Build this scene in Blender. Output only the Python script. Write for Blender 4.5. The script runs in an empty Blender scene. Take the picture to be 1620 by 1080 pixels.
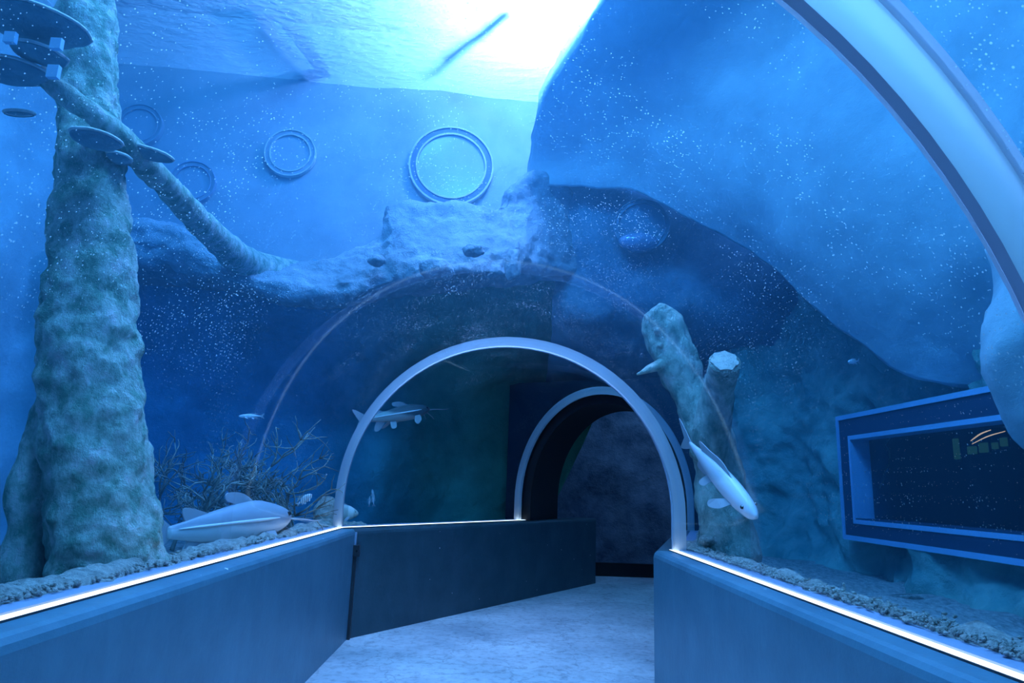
import bpy, bmesh, math, random
import numpy as np
from mathutils import Vector, Matrix, noise, Quaternion

# ---------------------------------------------------------------- camera
SC = bpy.context.scene
COL = SC.collection
H = 1.2
FPX, PITCH, YAW, ROLL = 1080.0, 0.20878, 0.01515, 0.03508
_F = Vector((math.sin(YAW)*math.cos(PITCH), math.cos(YAW)*math.cos(PITCH), math.sin(PITCH)))
_R0 = Vector((math.cos(YAW), -math.sin(YAW), 0))
_U0 = _R0.cross(_F)
_R = math.cos(ROLL)*_R0 + math.sin(ROLL)*_U0
_U = -math.sin(ROLL)*_R0 + math.cos(ROLL)*_U0
EYE = Vector((0, 0, H))
cam_d = bpy.data.cameras.new('camera')
cam_d.sensor_width = 36.0
cam_d.lens = 36.0*FPX/1620.0
cam_d.clip_start = 0.02
cam = bpy.data.objects.new('camera', cam_d)
COL.objects.link(cam)
cam.matrix_world = Matrix(((_R.x, _U.x, -_F.x, EYE.x), (_R.y, _U.y, -_F.y, EYE.y), (_R.z, _U.z, -_F.z, EYE.z), (0, 0, 0, 1)))
SC.camera = cam

# ---------------------------------------------------------------- exposure, world, lamps over the water
SC.view_settings.view_transform = 'Standard'
SC.view_settings.look = 'None'
SC.view_settings.gamma = 1.0
SC.view_settings.use_curve_mapping = False
SC.view_settings.exposure = 0.35
cy = SC.cycles
cy.use_denoising = True
cy.max_bounces = 5
cy.diffuse_bounces = 2
cy.glossy_bounces = 2
cy.transmission_bounces = 4
cy.volume_bounces = 0
cy.transparent_max_bounces = 24
cy.caustics_reflective = False
cy.caustics_refractive = False
cy.sample_clamp_indirect = 4.0
cy.use_adaptive_sampling = True
cy.use_light_tree = False
cy.adaptive_threshold = 0.04

world = bpy.data.worlds.new('world')
SC.world = world
world.use_nodes = True
world.node_tree.nodes['Background'].inputs[0].default_value = (0.02, 0.08, 0.25, 1)
world.node_tree.nodes['Background'].inputs[1].default_value = 0.25

WATER = 5.6
def lamp(name, loc, target, size, power, color):
    d = bpy.data.lights.new(name, 'AREA')
    d.shape = 'DISK'; d.size = size; d.energy = power; d.color = color
    o = bpy.data.objects.new(name, d); COL.objects.link(o)
    o.location = loc
    o.rotation_euler = (Vector(target)-Vector(loc)).to_track_quat('-Z', 'Y').to_euler()
    return o
lamp('floodlight_main', (0.35, 5.6, 6.7), (0.1, 5.2, 0), 0.9, 680, (0.80, 0.62, 1.0))
lamp('floodlight_far_side', (-1.1, 3.5, 7.0), (-1.7, 3.4, 0), 1.2, 420, (0.36, 0.70, 1.0))
lamp('floodlight_entrance', (0.2, 0.8, 7.0), (0.0, 1.6, 0), 1.4, 680, (0.38, 0.70, 1.0))

lamp('passage_fill', (2.3, 9.5, 2.7), (2.0, 10.6, 0.9), 0.4, 9, (0.14, 0.45, 1.0))  # added fill without a fixture, brightens the end wall beyond the portal

# ---------------------------------------------------------------- pixel helpers
def ray(px, py):
    return _F + _R*((px-810)/FPX) - _U*((py-540)/FPX)
def P(px, py, Y):
    d = ray(px, py); return EYE + d*(Y/d.y)
def PX(px, py, X):
    d = ray(px, py); return EYE + d*(X/d.x)
def PZ(px, py, z):
    d = ray(px, py); return EYE + d*((z-H)/d.z)

# ---------------------------------------------------------------- object helpers
def tag(o, label=None, cat=None, group=None, kind=None):
    if label: o['label'] = label
    if cat: o['category'] = cat
    if group: o['group'] = group
    if kind: o['kind'] = kind
    return o
def empty(name, loc, label, cat, group=None, kind=None):
    o = bpy.data.objects.new(name, None); COL.objects.link(o)
    o.location = loc; o.empty_display_size = 0.1
    return tag(o, label, cat, group, kind)
def mesh(name, verts, faces, mat, parent=None, smooth=True, flat_faces=None):
    me = bpy.data.meshes.new(name)
    me.from_pydata([tuple(v) for v in verts], [], faces)
    me.validate()
    bm = bmesh.new(); bm.from_mesh(me)
    bmesh.ops.recalc_face_normals(bm, faces=bm.faces)
    bm.to_mesh(me); bm.free()
    if smooth: me.polygons.foreach_set('use_smooth', [True]*len(me.polygons))
    me.materials.append(mat)
    o = bpy.data.objects.new(name, me); COL.objects.link(o)
    if parent is not None:
        o.parent = parent
        loc = Vector(parent.location)
        q = parent.parent
        while q is not None:
            loc = loc + Vector(q.location); q = q.parent
        me.transform(Matrix.Translation(-loc))
    return o
class MB:
    def __init__(s): s.v = []; s.f = []
    def add(s, v, f):
        n = len(s.v); s.v += [Vector(x) for x in v]; s.f += [tuple(i+n for i in q) for q in f]; return s
    def box(s, c, size, rot=None):
        x, y, z = [k/2 for k in size]
        vs = [Vector((a*x, b*y, d*z)) for d in (-1, 1) for a, b in ((-1, -1), (1, -1), (1, 1), (-1, 1))]
        if rot is not None: vs = [rot @ v for v in vs]
        return s.add([v+Vector(c) for v in vs], [(3, 2, 1, 0), (4, 5, 6, 7), (0, 1, 5, 4), (1, 2, 6, 5), (2, 3, 7, 6), (3, 0, 4, 7)])
    def prism(s, a, b):           # two equal loops, capped
        n = len(a)
        return s.add(list(a)+list(b), [(i, (i+1) % n, (i+1) % n+n, i+n) for i in range(n)] + [tuple(range(n-1, -1, -1)), tuple(range(n, 2*n))])
    def build(s, name, mat, parent=None, smooth=False): return mesh(name, s.v, s.f, mat, parent, smooth)
def fbm(p, octv=4): return noise.fractal(p, 1.0, 2.0, octv)

def cr(p0, p1, p2, p3, t):
    return 0.5*((2*p1)+(p2-p0)*t+(2*p0-5*p1+4*p2-p3)*t*t+(3*p1-p0-3*p2+p3)*t**3)
def spline(pts, n):
    pts = [np.array(p, float) for p in pts]; m = len(pts)-1; out = []
    for k in range(n):
        u = k/(n-1)*m; i = min(int(u), m-1); t = u-i
        p0 = pts[i-1] if i > 0 else 2*pts[0]-pts[1]
        p3 = pts[i+2] if i+2 <= m else 2*pts[m]-pts[m-1]
        out.append(cr(p0, pts[i], pts[i+1], p3, t))
    return out
def patch(name, rows, nu, nv, mat, amp=0.1, scale=1.0, hole=None, thick=0.0, parent=None, seed=0, kind=None, fine=0.25, edge_keep=False):
    """rows of control points -> smooth displaced surface (v along the rows list)"""
    cols = [spline([tuple(p) for p in r], nu) for r in rows]
    grid = [spline([c[i] for c in cols], nv) for i in range(nu)]     # grid[u][v]
    G = np.array(grid)
    du = np.gradient(G, axis=0); dv = np.gradient(G, axis=1)
    N = np.cross(du, dv); N /= (np.linalg.norm(N, axis=2, keepdims=True)+1e-9)
    vs = []
    for i in range(nu):
        for j in range(nv):
            p = Vector(G[i, j]); q = p*scale+Vector((seed*7.3, seed*3.1, seed))
            h = fbm(q, 4)*amp + abs(fbm(q*3.1, 3))*amp*fine
            if edge_keep:
                e = min(i, nu-1-i, j, nv-1-j)/4.0
                h *= min(1, e)
            vs.append(p+Vector(N[i, j])*h)
    fs = []
    for i in range(nu-1):
        for j in range(nv-1):
            a = i*nv+j; q = (a, a+nv, a+nv+1, a+1)
            if hole:
                c = (vs[q[0]]+vs[q[1]]+vs[q[2]]+vs[q[3]])/4
                if hole(c): continue
            fs.append(q)
    o = mesh(name, vs, fs, mat, parent)
    if thick:
        m = o.modifiers.new('thickness', 'SOLIDIFY'); m.thickness = thick; m.offset = 0
    if kind: o['kind'] = kind
    return o
def tube_data(pts, radii, seg=16, amp=0.0, scale=3.0, nring=None, seed=0, oct_=4, cap=True, squash=None):
    n = nring or len(pts)
    C = spline(pts, n) if n != len(pts) else [np.array(p, float) for p in pts]
    rr = [float(x[0]) for x in spline([(r, 0, 0) for r in radii], n)] if n != len(radii) else list(radii)
    v = []; f = []
    up = None
    for k in range(n):
        c = Vector(C[k]); t = (Vector(C[min(k+1, n-1)])-Vector(C[max(k-1, 0)])).normalized()
        if up is None:
            up = t.orthogonal().normalized()
        up = (up-t*up.dot(t)).normalized(); sd = t.cross(up)
        for i in range(seg):
            a = 2*math.pi*i/seg
            d = up*math.cos(a)+sd*math.sin(a)
            p = c+d*rr[k]
            if amp: p += d*(fbm(p*scale+Vector((seed*5.1, 0, seed)), oct_)*amp)
            v.append(p)
    for k in range(n-1):
        for i in range(seg):
            f.append((k*seg+i, k*seg+(i+1) % seg, (k+1)*seg+(i+1) % seg, (k+1)*seg+i))
    if cap:
        f.append(tuple(range(seg-1, -1, -1))); f.append(tuple((n-1)*seg+i for i in range(seg)))
    return v, f
def tube(name, pts, radii, mat, parent=None, **k):
    v, f = tube_data(pts, radii, **k); return mesh(name, v, f, mat, parent)
def sweep(path, profile):
    """profile of (offset to the right of travel, z) along a 2D path with mitred corners -> verts, faces"""
    path = [Vector(p) for p in path]; v = []; f = []; m = len(profile)
    for k, p in enumerate(path):
        d1 = (path[k]-path[k-1]).normalized() if k else (path[1]-path[0]).normalized()
        d2 = (path[k+1]-path[k]).normalized() if k < len(path)-1 else d1
        n1 = Vector((d1.y, -d1.x)); n2 = Vector((d2.y, -d2.x)); mt = (n1+n2).normalized(); mt = mt/max(0.2, mt.dot(n1))
        for u, z in profile: v.append(Vector((p.x+mt.x*u, p.y+mt.y*u, z)))
    for k in range(len(path)-1):
        for i in range(m): f.append((k*m+i, k*m+(i+1) % m, (k+1)*m+(i+1) % m, (k+1)*m+i))
    f.append(tuple(range(m-1, -1, -1))); f.append(tuple((len(path)-1)*m+i for i in range(m)))
    return v, f

# ---------------------------------------------------------------- materials
def nt(name):
    m = bpy.data.materials.new(name); m.use_nodes = True
    t = m.node_tree; t.nodes.clear(); out = t.nodes.new('ShaderNodeOutputMaterial')
    return m, t, out
def N(t, typ, **kw):
    n = t.nodes.new(typ)
    for k, v in kw.items():
        if k.startswith('_'): setattr(n, k[1:], v)
        else: n.inputs[k.replace('__', ' ')].default_value = v
    return n
def L(t, a, b): t.links.new(a, b)
def noise_node(t, scale, detail=6, rough=0.6, stretch=None):
    tc = N(t, 'ShaderNodeTexCoord'); src = tc.outputs['Object']
    if stretch:
        mp = N(t, 'ShaderNodeMapping'); mp.inputs['Scale'].default_value = stretch; L(t, src, mp.inputs[0]); src = mp.outputs[0]
    n = N(t, 'ShaderNodeTexNoise', Scale=scale, Detail=detail, Roughness=rough); L(t, src, n.inputs['Vector']); return n
def ramp(t, src, stops):
    r = N(t, 'ShaderNodeValToRGB'); e = r.color_ramp.elements
    while len(e) < len(stops): e.new(0.5)
    for k, (p, c) in enumerate(stops): e[k].position = p; e[k].color = (*c, 1) if len(c) == 3 else c
    L(t, src, r.inputs[0]); return r
def rocky(name, c1, c2, scale=3.0, rough=0.9, bump=0.4, spec=0.2, stretch=None, c3=None, bscale=None, stops=(0.35, 0.62, 0.72)):
    m, t, out = nt(name)
    b = N(t, 'ShaderNodeBsdfPrincipled', Roughness=rough); b.inputs['Specular IOR Level'].default_value = spec
    n = noise_node(t, scale, 8, 0.65, stretch)
    st = [(stops[0], c1), (stops[1], c2)]
    if c3: st.append((stops[2], c3))
    r = ramp(t, n.outputs[0], st); L(t, r.outputs[0], b.inputs['Base Color'])
    n2 = noise_node(t, bscale or scale*5, 8, 0.7, stretch)
    bp = N(t, 'ShaderNodeBump', Strength=bump, Distance=0.05); L(t, n2.outputs[0], bp.inputs['Height']); L(t, bp.outputs[0], b.inputs['Normal'])
    L(t, b.outputs[0], out.inputs[0]); return m
def plain(name, c, rough=0.5, spec=0.5, metal=0.0, bump=0.0, bscale=60, trans=0.0):
    m, t, out = nt(name)
    b = N(t, 'ShaderNodeBsdfPrincipled', Roughness=rough, Metallic=metal); b.inputs['Base Color'].default_value = (*c, 1); b.inputs['Specular IOR Level'].default_value = spec
    if bump:
        n = noise_node(t, bscale, 5); bp = N(t, 'ShaderNodeBump', Strength=bump, Distance=0.01); L(t, n.outputs[0], bp.inputs['Height']); L(t, bp.outputs[0], b.inputs['Normal'])
    if trans:
        tr = N(t, 'ShaderNodeBsdfTranslucent'); tr.inputs[0].default_value = (*c, 1)
        mx = N(t, 'ShaderNodeMixShader', Fac=trans); L(t, b.outputs[0], mx.inputs[1]); L(t, tr.outputs[0], mx.inputs[2]); L(t, mx.outputs[0], out.inputs[0])
    else: L(t, b.outputs[0], out.inputs[0])
    return m
def emitter(name, c, s):
    m, t, out = nt(name); e = N(t, 'ShaderNodeEmission', Strength=s); e.inputs[0].default_value = (*c, 1); L(t, e.outputs[0], out.inputs[0]); return m
def acrylic(name, dust=1.0, refl=0.16, haze=0.004):
    m, t, out = nt(name)
    tr = N(t, 'ShaderNodeBsdfTransparent'); tr.inputs[0].default_value = (0.975, 0.985, 1, 1)
    gl = N(t, 'ShaderNodeBsdfGlossy', Roughness=0.03); gl.inputs[0].default_value = (0.45, 0.75, 1, 1)
    if refl <= 0:
        L(t, tr.outputs[0], out.inputs[0]); return m
    fr = N(t, 'ShaderNodeLayerWeight', Blend=0.5)
    pw = N(t, 'ShaderNodeMath', _operation='POWER'); pw.inputs[1].default_value = 5.0; L(t, fr.outputs['Facing'], pw.inputs[0])
    mul = N(t, 'ShaderNodeMath', _operation='MULTIPLY_ADD'); mul.inputs[1].default_value = refl; mul.inputs[2].default_value = 0.012; L(t, pw.outputs[0], mul.inputs[0])
    mx = N(t, 'ShaderNodeMixShader'); L(t, mul.outputs[0], mx.inputs[0]); L(t, tr.outputs[0], mx.inputs[1]); L(t, gl.outputs[0], mx.inputs[2])
    if dust <= 0:
        L(t, mx.outputs[0], out.inputs[0]); return m
    # dust grains and limescale specks
    df = N(t, 'ShaderNodeBsdfTranslucent'); df.inputs[0].default_value = (0.9, 0.95, 1, 1)
    tc = N(t, 'ShaderNodeTexCoord')
    v = N(t, 'ShaderNodeTexVoronoi', Scale=150.0); L(t, tc.outputs['Object'], v.inputs['Vector'])
    sp = N(t, 'ShaderNodeSeparateColor'); L(t, v.outputs['Color'], sp.inputs[0])
    clump = N(t, 'ShaderNodeTexNoise', Scale=2.6, Detail=2.0); L(t, tc.outputs['Object'], clump.inputs['Vector'])
    # grain radius = (random cell value * clump) ; only the few largest show
    g = N(t, 'ShaderNodeMath', _operation='POWER'); g.inputs[1].default_value = 3.0; L(t, sp.outputs[0], g.inputs[0])
    c2 = N(t, 'ShaderNodeMath', _operation='POWER'); c2.inputs[1].default_value = 1.5; L(t, clump.outputs[0], c2.inputs[0])
    k = N(t, 'ShaderNodeMath', _operation='MULTIPLY'); L(t, g.outputs[0], k.inputs[0]); L(t, c2.outputs[0], k.inputs[1])
    k2 = N(t, 'ShaderNodeMath', _operation='MULTIPLY'); k2.inputs[1].default_value = 0.8; L(t, k.outputs[0], k2.inputs[0])
    lt = N(t, 'ShaderNodeMath', _operation='LESS_THAN'); L(t, v.outputs['Distance'], lt.inputs[0]); L(t, k2.outputs[0], lt.inputs[1])
    sc2 = N(t, 'ShaderNodeMath', _operation='MULTIPLY_ADD'); sc2.inputs[1].default_value = 0.6*dust; sc2.inputs[2].default_value = haze; sc2.use_clamp = True; L(t, lt.outputs[0], sc2.inputs[0])
    fin = N(t, 'ShaderNodeMixShader'); L(t, sc2.outputs[0], fin.inputs[0]); L(t, mx.outputs[0], fin.inputs[1]); L(t, df.outputs[0], fin.inputs[2])
    L(t, fin.outputs[0], out.inputs[0]); return m

M = {}
M['rock'] = rocky('rock_grey', (0.16, 0.42, 0.36), (0.42, 0.72, 0.58), 2.2, bump=0.9)
M['rock_pale'] = rocky('rock_pale', (0.38, 0.50, 0.52), (0.56, 0.70, 0.70), 1.2, bump=0.35, bscale=9)
M['rock_dark'] = rocky('rock_dark', (0.07, 0.12, 0.19), (0.20, 0.27, 0.36), 2.6, bump=0.8)
M['rock_green'] = rocky('rock_algae', (0.10, 0.17, 0.14), (0.22, 0.32, 0.25), 1.8, bump=0.8)
M['rock_lower'] = rocky('rock_lower', (0.08, 0.38, 0.40), (0.24, 0.66, 0.66), 1.3, bump=0.9)
M['rock_shelf'] = rocky('rock_shelf', (0.22, 0.30, 0.33), (0.42, 0.50, 0.54), 3.0, bump=0.8)
M['rock_recess_shaded'] = rocky('rock_recess_shaded', (0.07, 0.17, 0.24), (0.18, 0.32, 0.38), 1.4, bump=0.6)  # shade of the overhang put into the rock colour
M['rock_mid'] = rocky('rock_mid', (0.20, 0.40, 0.44), (0.36, 0.58, 0.60), 1.4, bump=0.5)
def tint_along_x(m, stops):
    t = m.node_tree; b = next(n for n in t.nodes if n.type == 'BSDF_PRINCIPLED'); src = b.inputs['Base Color'].links[0].from_socket
    tc = N(t, 'ShaderNodeTexCoord'); sp = N(t, 'ShaderNodeSeparateXYZ'); L(t, tc.outputs['Object'], sp.inputs[0])
    mr = N(t, 'ShaderNodeMapRange'); mr.inputs[1].default_value = -2.5; mr.inputs[2].default_value = 0.5; L(t, sp.outputs[0], mr.inputs[0])
    r = ramp(t, mr.outputs[0], stops); mx = N(t, 'ShaderNodeMixRGB', _blend_type='MULTIPLY'); mx.inputs[0].default_value = 1.0
    L(t, src, mx.inputs[1]); L(t, r.outputs[0], mx.inputs[2]); L(t, mx.outputs[0], b.inputs['Base Color']); return m
tint_along_x(M['rock_lower'], [(0.2, (1.0, 1.1, 1.45)), (0.55, (0.85, 1.0, 0.75)), (0.95, (0.55, 0.7, 0.45))])     # lighting tint put into the rock: bluer left, greener and darker right
M['bulk'] = plain('bulkhead_black', (0.008, 0.02, 0.036), 0.75, 0.2, bump=0.2, bscale=12)
M['wall_paint'] = rocky('tank_wall_coating', (0.40, 0.45, 0.48), (0.50, 0.55, 0.58), 2.5, bump=0.08, bscale=40)
M['bark'] = rocky('cast_bark', (0.24, 0.46, 0.36), (0.70, 0.86, 0.76), 13.0, bump=1.0, c3=(1.0, 1.0, 0.96), stretch=(1, 1, 0.7), bscale=34, stops=(0.40, 0.56, 0.66))
M['stump'] = rocky('stump_bark', (0.20, 0.36, 0.33), (0.56, 0.72, 0.64), 10.0, bump=1.0, c3=(0.82, 0.86, 0.8), stretch=(1, 1, 0.6), stops=(0.38, 0.57, 0.68), bscale=30)
M['cut'] = rocky('cut_wood', (0.45, 0.48, 0.42), (0.75, 0.76, 0.68), 14.0, bump=0.5)
M['fungus'] = rocky('bracket_fungus', (0.12, 0.26, 0.32), (0.2, 0.36, 0.42), 8, bump=0.3, bscale=14)
M['fungus_rim'] = rocky('fungus_rim', (0.6, 0.62, 0.6), (0.8, 0.8, 0.78), 12, bump=0.2)
M['gravel'] = rocky('gravel', (0.42, 0.46, 0.42), (0.92, 0.95, 0.86), 30, bump=0.9, bscale=90)
M['twig'] = rocky('twig_bark', (0.10, 0.12, 0.11), (0.34, 0.36, 0.30), 9, bump=0.4)
def kerb_paint(name, c1, c2, rough, chip):
    m = rocky(name, c1, c2, 3.0, rough=rough, bump=0.12, spec=0.45, bscale=35)
    t = m.node_tree; b = next(n for n in t.nodes if n.type == 'BSDF_PRINCIPLED'); src = b.inputs['Base Color'].links[0].from_socket
    sc = noise_node(t, 7, 6, 0.7, (1, 1, 0.2)); r = ramp(t, sc.outputs[0], [(0.35, (0.90, 0.90, 0.90)), (0.60, (1, 1, 1)), (0.78, (1.12, 1.12, 1.12))])
    mx = N(t, 'ShaderNodeMixRGB', _blend_type='MULTIPLY'); mx.inputs[0].default_value = 1.0; L(t, src, mx.inputs[1]); L(t, r.outputs[0], mx.inputs[2])
    tc = N(t, 'ShaderNodeTexCoord'); v = N(t, 'ShaderNodeTexVoronoi', Scale=16.0); L(t, tc.outputs['Object'], v.inputs['Vector'])
    sp = N(t, 'ShaderNodeSeparateColor'); L(t, v.outputs['Color'], sp.inputs[0])
    pw = N(t, 'ShaderNodeMath', _operation='POWER'); pw.inputs[1].default_value = 7.0; L(t, sp.outputs[0], pw.inputs[0])
    ml = N(t, 'ShaderNodeMath', _operation='MULTIPLY'); ml.inputs[1].default_value = 0.13*chip; L(t, pw.outputs[0], ml.inputs[0])
    lt = N(t, 'ShaderNodeMath', _operation='LESS_THAN'); L(t, v.outputs['Distance'], lt.inputs[0]); L(t, ml.outputs[0], lt.inputs[1])
    m2 = N(t, 'ShaderNodeMixRGB'); m2.inputs[2].default_value = (0.75, 0.8, 0.85, 1); L(t, lt.outputs[0], m2.inputs[0]); L(t, mx.outputs[0], m2.inputs[1]); L(t, m2.outputs[0], b.inputs['Base Color'])
    return m
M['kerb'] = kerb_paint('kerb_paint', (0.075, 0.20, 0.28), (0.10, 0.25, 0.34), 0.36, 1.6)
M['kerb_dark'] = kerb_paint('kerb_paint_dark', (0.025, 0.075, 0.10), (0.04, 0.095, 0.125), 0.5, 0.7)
M['metal_dark'] = plain('dark_metal', (0.03, 0.035, 0.045), 0.4, 0.6)
M['black'] = plain('matt_black', (0.012, 0.014, 0.018), 0.7, 0.3)
M['navy'] = plain('bulkhead_navy', (0.02, 0.045, 0.085), 0.75, 0.2, bump=0.2, bscale=12)
M['seal'] = plain('pale_silicone', (0.85, 0.91, 0.95), 0.45, 0.4, trans=0.72)
M['seal_dark'] = plain('grey_silicone', (0.34, 0.42, 0.55), 0.5, 0.4)
M['seal_lip'] = plain('silicone_lip', (0.85, 0.9, 0.95), 0.3, 0.5, trans=0.8)
M['channel'] = plain('pale_channel', (0.30, 0.38, 0.52), 0.5, 0.4)
M['tape'] = plain('pale_blue_tape', (0.35, 0.62, 0.85), 0.6, 0.3)
M['led'] = emitter('led_strip', (0.66, 0.84, 1.0), 2.6)
M['acrylic'] = acrylic('acrylic')
M['acrylic_far'] = acrylic('acrylic_far', 0.5, 0.15, 0.002)
M['acrylic_out'] = acrylic('acrylic_outer_face', 0.0, 0.0)
M['glass'] = acrylic('window_glass', 0.08, 0.5, 0.01)
M['ph_frame'] = plain('porthole_frame', (0.09, 0.15, 0.25), 0.5, 0.4)
M['ph_dim'] = plain('porthole_dim', (0.10, 0.21, 0.28), 0.6, 0.3)
M['ph_faint'] = plain('porthole_faint', (0.33, 0.39, 0.44), 0.6, 0.3)
M['frost_b'] = plain('coated_pane', (0.42, 0.48, 0.53), 0.3, 0.5, bump=0.2, bscale=8)
M['frost'] = plain('frosted_pane', (0.40, 0.45, 0.56), 0.2, 0.5, bump=0.15, bscale=8)

# concrete floor with trowel marks and hairline cracks
m, t, out = nt('floor_concrete')
b = N(t, 'ShaderNodeBsdfPrincipled', Roughness=0.62)
n1 = noise_node(t, 1.4, 8, 0.65); n2 = noise_node(t, 16, 8, 0.7)
r1 = ramp(t, n1.outputs[0], [(0.3, (0.30, 0.38, 0.44)), (0.7, (0.62, 0.70, 0.74))])
r2 = ramp(t, n2.outputs[0], [(0.30, (0.5, 0.52, 0.55)), (0.52, (1, 1, 1))])
mx = N(t, 'ShaderNodeMixRGB', _blend_type='MULTIPLY'); mx.inputs[0].default_value = 0.9
L(t, r1.outputs[0], mx.inputs[1]); L(t, r2.outputs[0], mx.inputs[2])
tc = N(t, 'ShaderNodeTexCoord'); wn = noise_node(t, 3, 4)
wv = N(t, 'ShaderNodeVectorMath', _operation='MULTIPLY_ADD'); wv.inputs[1].default_value = (0.5, 0.5, 0.5); L(t, wn.outputs['Color'], wv.inputs[0]); L(t, tc.outputs['Object'], wv.inputs[2])
vo = N(t, 'ShaderNodeTexVoronoi', Scale=1.7, _feature='DISTANCE_TO_EDGE'); L(t, wv.outputs[0], vo.inputs['Vector'])
vr = ramp(t, vo.outputs['Distance'], [(0.0, (0.55, 0.58, 0.62)), (0.018, (1, 1, 1))])
mx2 = N(t, 'ShaderNodeMixRGB', _blend_type='MULTIPLY'); mx2.inputs[0].default_value = 0.75
L(t, mx.outputs[0], mx2.inputs[1]); L(t, vr.outputs[0], mx2.inputs[2]); L(t, mx2.outputs[0], b.inputs['Base Color'])
bp = N(t, 'ShaderNodeBump', Strength=0.5, Distance=0.02); L(t, n2.outputs[0], bp.inputs['Height']); L(t, bp.outputs[0], b.inputs['Normal'])
L(t, b.outputs[0], out.inputs[0]); M['floor'] = m

# water surface seen from below: rippled film that passes and scatters the floodlights
m, t, out = nt('water_surface')
tl = N(t, 'ShaderNodeBsdfTranslucent'); tl.inputs[0].default_value = (0.85, 0.87, 1, 1)
tr = N(t, 'ShaderNodeBsdfTransparent'); tr.inputs[0].default_value = (0.9, 0.95, 1, 1)
gl = N(t, 'ShaderNodeBsdfGlossy', Roughness=0.12)
n = noise_node(t, 5, 5, 0.6, (1, 2.2, 1)); bp = N(t, 'ShaderNodeBump', Strength=0.7, Distance=0.08); L(t, n.outputs[0], bp.inputs['Height'])
L(t, bp.outputs[0], tl.inputs['Normal']); L(t, bp.outputs[0], gl.inputs['Normal'])
a = N(t, 'ShaderNodeMixShader', Fac=0.5); L(t, tl.outputs[0], a.inputs[1]); L(t, tr.outputs[0], a.inputs[2])
c = N(t, 'ShaderNodeMixShader', Fac=0.12); L(t, a.outputs[0], c.inputs[1]); L(t, gl.outputs[0], c.inputs[2])
L(t, c.outputs[0], out.inputs[0]); M['water_surface'] = m

# water body
m, t, out = nt('water_body')
vs_ = N(t, 'ShaderNodeVolumeScatter', Density=0.075, Anisotropy=0.2); vs_.inputs['Color'].default_value = (0.15, 0.62, 1.0, 1)
va = N(t, 'ShaderNodeVolumeAbsorption', Density=0.40); va.inputs['Color'].default_value = (0.16, 0.70, 0.96, 1)
ad = N(t, 'ShaderNodeAddShader'); L(t, vs_.outputs[0], ad.inputs[0]); L(t, va.outputs[0], ad.inputs[1]); L(t, ad.outputs[0], out.inputs['Volume']); M['water'] = m

# ---------------------------------------------------------------- tunnel layout
XL, XR, K = -1.259, 1.186, 0.823
CX, RAD, CZ = (XL+XR)/2, (XR-XL)/2, 1.045
D2 = Vector((0.556, 0.831, 0)).normalized()
T2L = 2.72                                    # length of the second bay along its left side
YBACK = -3.0
def profile(r_add=0.0, n=44, z0=K-0.03):
    pts = [(CX-RAD-r_add, z0), (CX-RAD-r_add, (z0+CZ)/2)]
    for i in range(n+1):
        a = math.pi-math.pi*i/n
        pts.append((CX+(RAD+r_add)*math.cos(a), CZ+(RAD+r_add)*math.sin(a)))
    pts += [(CX+RAD+r_add, (z0+CZ)/2), (CX+RAD+r_add, z0)]
    return pts
def ring1(x, z): return Vector((x, 5.132-0.469*x, z))
def near_ring(x, z): return Vector((x, 0.93+0.34*x, z))
def seam_ring(x, z): return Vector((x, 3.32-0.06*x, z))
def back_ring(x, z): return Vector((x, YBACK, z))
R2L, R2R = Vector((0.27, 8.0, 0)), Vector((1.98, 7.1, 0))      # feet of the far hoop: the second bay tapers
SIDE2 = (R2R-R2L).normalized(); DP = Vector((-SIDE2.y, SIDE2.x, 0))
def ring2(x, z):
    k = (x-XL)/(XR-XL); p = R2L.lerp(R2R, k); p.z = z; return p
def bay2(x, z, t): return ring1(x, z).lerp(ring2(x, z), t/T2L)
def vault(name, fa, fb, mat, label, th=0.04, r0=0.004):
    v = []; f = []
    pi = profile(r0); po = profile(r0+th); n = len(pi)
    for fn in (fa, fb):
        for p in (pi, po): v += [fn(x, z) for x, z in p]
    A, B, Cc, D = 0, n, 2*n, 3*n
    for i in range(n-1):
        f += [(A+i, A+i+1, Cc+i+1, Cc+i), (B+i, D+i, D+i+1, B+i+1), (A+i, B+i, B+i+1, A+i+1), (Cc+i, Cc+i+1, D+i+1, D+i)]
    f += [(A, Cc, D, B), (A+n-1, B+n-1, D+n-1, Cc+n-1)]
    o = mesh(name, v, f, mat)
    o.data.set_sharp_from_angle(angle=0.6)
    o.data.materials.append(M['acrylic_out'])
    for i, p in enumerate(o.data.polygons):
        if i < 4*(n-1): p.material_index = 0 if i % 4 == 0 else 1
    return tag(o, label, None, None, 'structure')
def band(fn, off, ax, ra, rb, dirv, bonded=False):
    """solid hoop following a ring: axial extent off..off+ax along dirv, radial ra..rb"""
    pa = profile(ra); pb = profile(rb); n = len(pa); v = []; f = []
    for o_ in (off, off+ax):
        for p in (pa, pb): v += [fn(x, z)+dirv*o_ for x, z in p]
    A, B, Cc, D = 0, n, 2*n, 3*n
    for i in range(n-1):
        f += [(A+i, A+i+1, Cc+i+1, Cc+i), (A+i, B+i, B+i+1, A+i+1), (Cc+i, Cc+i+1, D+i+1, D+i)]
        if not bonded: f.append((B+i, D+i, D+i+1, B+i+1))
    f += [(A, Cc, D, B), (A+n-1, B+n-1, D+n-1, Cc+n-1)]
    return v, f

EY = Vector((0, 1, 0))
vault('window_1', back_ring, near_ring, M['acrylic'], 'clear acrylic vault on the entrance side of the wide pale hoop')
vault('window_2', near_ring, seam_ring, M['acrylic'], 'clear acrylic vault between the wide pale hoop and the faint seam')
vault('window_3', seam_ring, ring1, M['acrylic'], 'clear acrylic vault between the faint seam and the thin blue hoop')
vault('window_4', ring1, ring2, M['acrylic_far'], 'dusty acrylic vault leading from the thin hoop to the bulkhead')

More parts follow.
